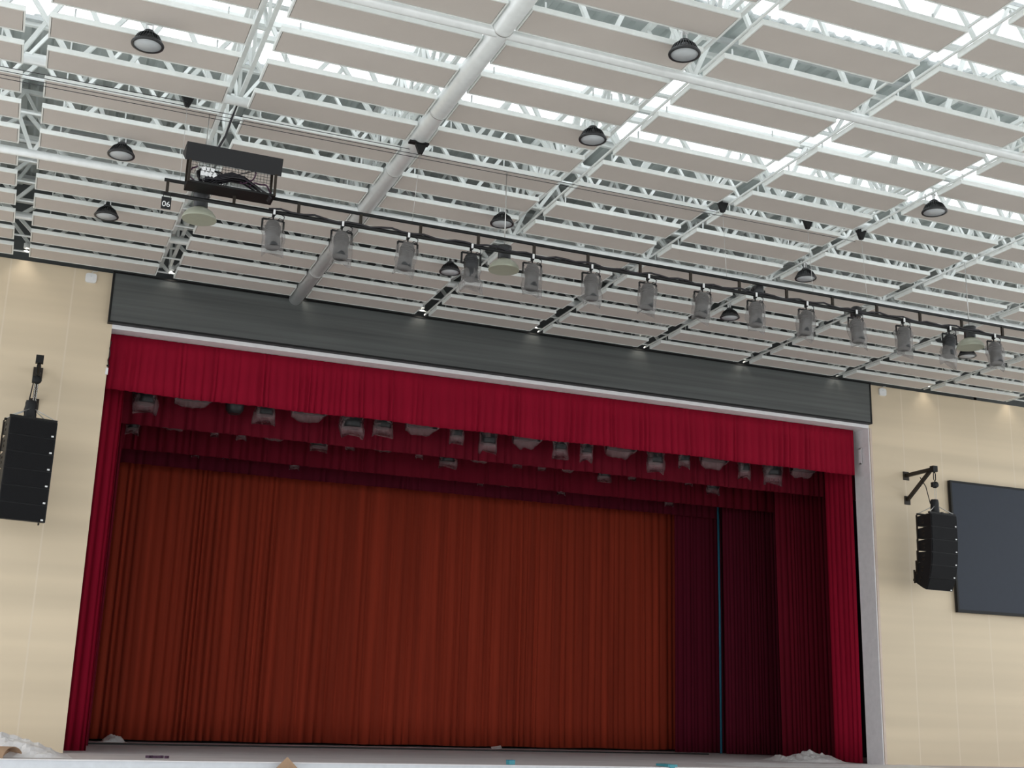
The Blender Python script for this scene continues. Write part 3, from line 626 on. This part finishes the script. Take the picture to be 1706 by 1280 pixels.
# TV
tv = thing('flat_screen', 'large dark screen on the tan wall, cut by the right photo edge', 'screen', (22.62, D - 0.012, 3.83))
obj('display', MB().box(0.05, 6.03, -0.105, -0.05, 0.07, 3.37), 'screen', tv)
obj('bezel', MB().box(0, 6.08, -0.115, -0.02, 0, 0.07).box(0, 6.08, -0.115, -0.02, 3.37, 3.42).box(0, 0.05, -0.115, -0.02, 0.07, 3.37).box(6.03, 6.08, -0.115, -0.02, 0.07, 3.37), 'black', tv)
obj('back_panel', MB().box(0.05, 6.0, -0.05, 0.0, 0.05, 3.37), 'blackp', tv)
# small fittings on the opening edges
j = thing('edge_bracket', 'small pale bracket on the white reveal beside the valance end', 'bracket', (X1 - 0.0, 26.0, 7.5))
obj('strap', MB().box(-0.05, -0.035, -0.04, 0.06, 0, 0.42), 'trim', j); obj('fixing', MB().box(-0.05, 0, -0.03, 0.05, 0.0, 0.03), 'steel', j); obj('fixing', MB().box(-0.05, 0, -0.03, 0.05, 0.39, 0.42), 'steel', j)
j = thing('edge_bracket', 'small black and white cable bracket at the valance left end', 'bracket', (X0 + 0.0, D - 0.03, 7.42))
obj('strap', MB().box(-0.03, 0.02, 0, 0.03, 0.0, 0.14), 'trim', j); obj('fixing', MB().box(-0.02, 0.03, 0, 0.03, 0.17, 0.2), 'black', j)
obj('loose_cable', MB().tube([(0.01, 0.01, 0.2), (-0.01, 0.0, 0.3), (0.02, 0, 0.42), (0.0, 0.0, 0.55), (0.02, 0, 0.7)], 0.009, 6), 'cable', j)

# ------------------------------------------------------------ things on the stage
def heap(name, label, pts_u, cy, yd, hfun, m, x0, x1, seed, cat):
    mb = MB(); nx, ny = 44, 20; vs = []; fs = []
    for side in (0, 1):
        for i in range(nx + 1):
            for k in range(ny + 1):
                u = i / nx; v = k / ny; e = min(1, 8 * u, 8 * (1 - u)) * sin(pi * v) ** 0.7
                x = x0 + (x1 - x0) * u; y = cy + yd * (v - 0.5)
                n1 = noise.noise(Vector((x * 3.3 + seed, y * 3.3, 0.4))) * 0.5 + noise.noise(Vector((x * 9 + seed, y * 9, 2))) * 0.3 + abs(noise.noise(Vector((x * 5, y * 5, seed)))) * 0.6 + abs(noise.noise(Vector((x * 13, y * 11, seed)))) * 0.3 - 0.15
                z = FZ + max(0.006, e * hfun(u) * (0.75 + 0.6 * n1)) if side else FZ + 0.002
                vs.append((x, y, z))
    N = (nx + 1) * (ny + 1)
    for i in range(nx):
        for k in range(ny):
            a = i * (ny + 1) + k; fs.append((N + a, N + a + ny + 1, N + a + ny + 2, N + a + 1)); fs.append((a, a + 1, a + ny + 2, a + ny + 1))
    for i in range(nx):
        for k in (0, ny):
            a = i * (ny + 1) + k; fs.append((a, a + ny + 1, N + a + ny + 1, N + a))
    for k in range(ny):
        for i in (0, nx):
            a = i * (ny + 1) + k; fs.append((a, N + a, N + a + 1, a + 1))
    mb.add(vs, fs, False); return tag(obj(name, mb, m), label, cat)
heap('plastic_sheet', 'crumpled clear plastic sheet heaped on the stage at the far left', None, 24.1, 1.6, lambda u: 0.44 - 0.36 * max(0, (u - 0.6) / 0.4), 'whitesheet', -1.6, 1.42, 3.1, 'plastic sheet')
heap('plastic_sheet', 'small crumpled plastic heap in front of the right side curtains', None, 27.3, 1.3, lambda u: 0.27 * (0.35 + 0.65 * abs(sin(2.2 + u * 4.2))), 'sheet', 18.1, 19.95, 8.4, 'plastic sheet')
heap('plastic_film', 'thin rumpled white film lying along the stage edge, right side', None, 24.6, 1.7, lambda u: 0.05, 'whitesheet', 14.8, 20.9, 5.5, 'plastic film')
heap('plastic_film', 'small film scrap against the bottom left of the rust curtain', None, 33.2, 0.5, lambda u: 0.22 * sin(pi * u), 'sheet', 2.6, 3.25, 2.2, 'plastic film')
# brown cardboard under the left sheet
bb = thing('cardboard_scrap', 'bent brown cardboard scrap half under the left plastic sheet', 'cardboard', (0.45, 23.15, FZ), (0, 0, 1.0))
mb = MB(); vs = []
for t_ in (0, 0.012):
    for i in range(13):
        a = pi * i / 12
        for y in (0, 0.45): vs.append(((0.26 + t_) * -cos(a) * (1.0 + 0.15 * (i > 6)), y, 0.002 + (0.17 + t_) * sin(a)))
mb.add(vs, [(2 * i, 2 * i + 1, 2 * i + 3, 2 * i + 2) for i in range(12)] + [(26 + 2 * i, 26 + 2 * i + 2, 26 + 2 * i + 3, 26 + 2 * i + 1) for i in range(12)] + [(2 * i, 2 * i + 2, 28 + 2 * i, 26 + 2 * i) for i in range(12)] + [(2 * i + 1, 27 + 2 * i, 29 + 2 * i, 2 * i + 3) for i in range(12)], True)
obj('sheet', mb, 'card', bb); obj('inner_flap', MB().box(-0.24, 0.26, 0.2, 0.21, 0, 0.12), 'card', bb)
# cardboard leaning on the stage front, corner up
cb_ = thing('cardboard_sheet', 'brown cardboard sheet leaning on the white stage front, corner pointing up', 'cardboard', (4.97, 22.60, 0.15))
m4 = Matrix.Rotation(rad(-6), 4, 'X') @ Matrix.Rotation(rad(45), 4, 'Y')
obj('sheet', MB().box(-0.02 + 0, 0.95, -0.008, 0.008, -0.95, 0.0, m4), 'card', cb_)
obj('flap', MB().box(0.1, 0.9, -0.05, -0.04, -0.9, -0.1, m4), 'card', cb_)
# tapes and bits
t1 = thing('teal_box', 'small teal box near the stage edge below the middle of the curtain', 'box', (9.35, 23.0, FZ + 0.006), (0, 0, 0.3))
obj('body', MB().box(-0.07, 0.07, -0.05, 0.05, 0, 0.075), 'teal', t1); obj('lid', MB().box(-0.072, 0.072, -0.052, 0.052, 0.075, 0.085), 'blue', t1)
t2 = thing('teal_strap', 'pale teal strap folded over the white stage edge', 'strap', (12.72, 22.72, FZ + 0.012))
obj('top_fold', MB().box(-0.11, 0.10, 0.0, 0.5, 0.0, 0.045), 'teal', t2)
obj('hanging_tail', MB().add([(-0.09, -0.01, 0.04), (0.02, -0.01, 0.04), (0.11, -0.03, -0.30), (0.0, -0.03, -0.30), (-0.09, 0.0, 0.04), (0.02, 0.0, 0.04), (0.11, -0.02, -0.30), (0.0, -0.02, -0.30)], [(0, 3, 2, 1), (4, 5, 6, 7), (0, 4, 7, 3), (1, 2, 6, 5), (0, 1, 5, 4), (2, 3, 7, 6)]), 'teal', t2)
ch = MB()
for i in range(6): ch.box(-0.03, 0.03, -0.03, 0.03, 0, 0.045, Matrix.Translation((i * 0.065 + 0.01 * sin(i * 3), 0.05 * sin(i * 2.1), 0)) @ Matrix.Rotation(i * 1.1, 4, 'Z'))
tag(obj('metal_scrap', ch, 'purple', loc=(2.72, 23.9, FZ + 0.001)), 'dark scrap of small fittings on the stage, left of centre', 'scrap')
ct = MB().box(1.9, 18.6, 31.2, 31.32, FZ, FZ + 0.035); tag(obj('cable_cover', ct, 'black'), 'long black cable cover lying across the stage floor before the rust curtain', 'cable cover')
tag(obj('paper_scrap', MB().add([(0, 0, 0.002), (0.3, 0.02, 0.03), (0.35, 0.25, 0.09), (0.05, 0.22, 0.05), (0, 0, 0.0), (0.3, 0.02, 0.02), (0.35, 0.25, 0.0), (0.05, 0.22, 0.0)], [(0, 1, 2, 3), (4, 7, 6, 5), (0, 4, 5, 1), (1, 5, 6, 2), (2, 6, 7, 3), (3, 7, 4, 0)]), 'sheet', loc=(12.9, 33.1, FZ)), 'small pale paper scrap at the foot of the rust curtain', 'paper')
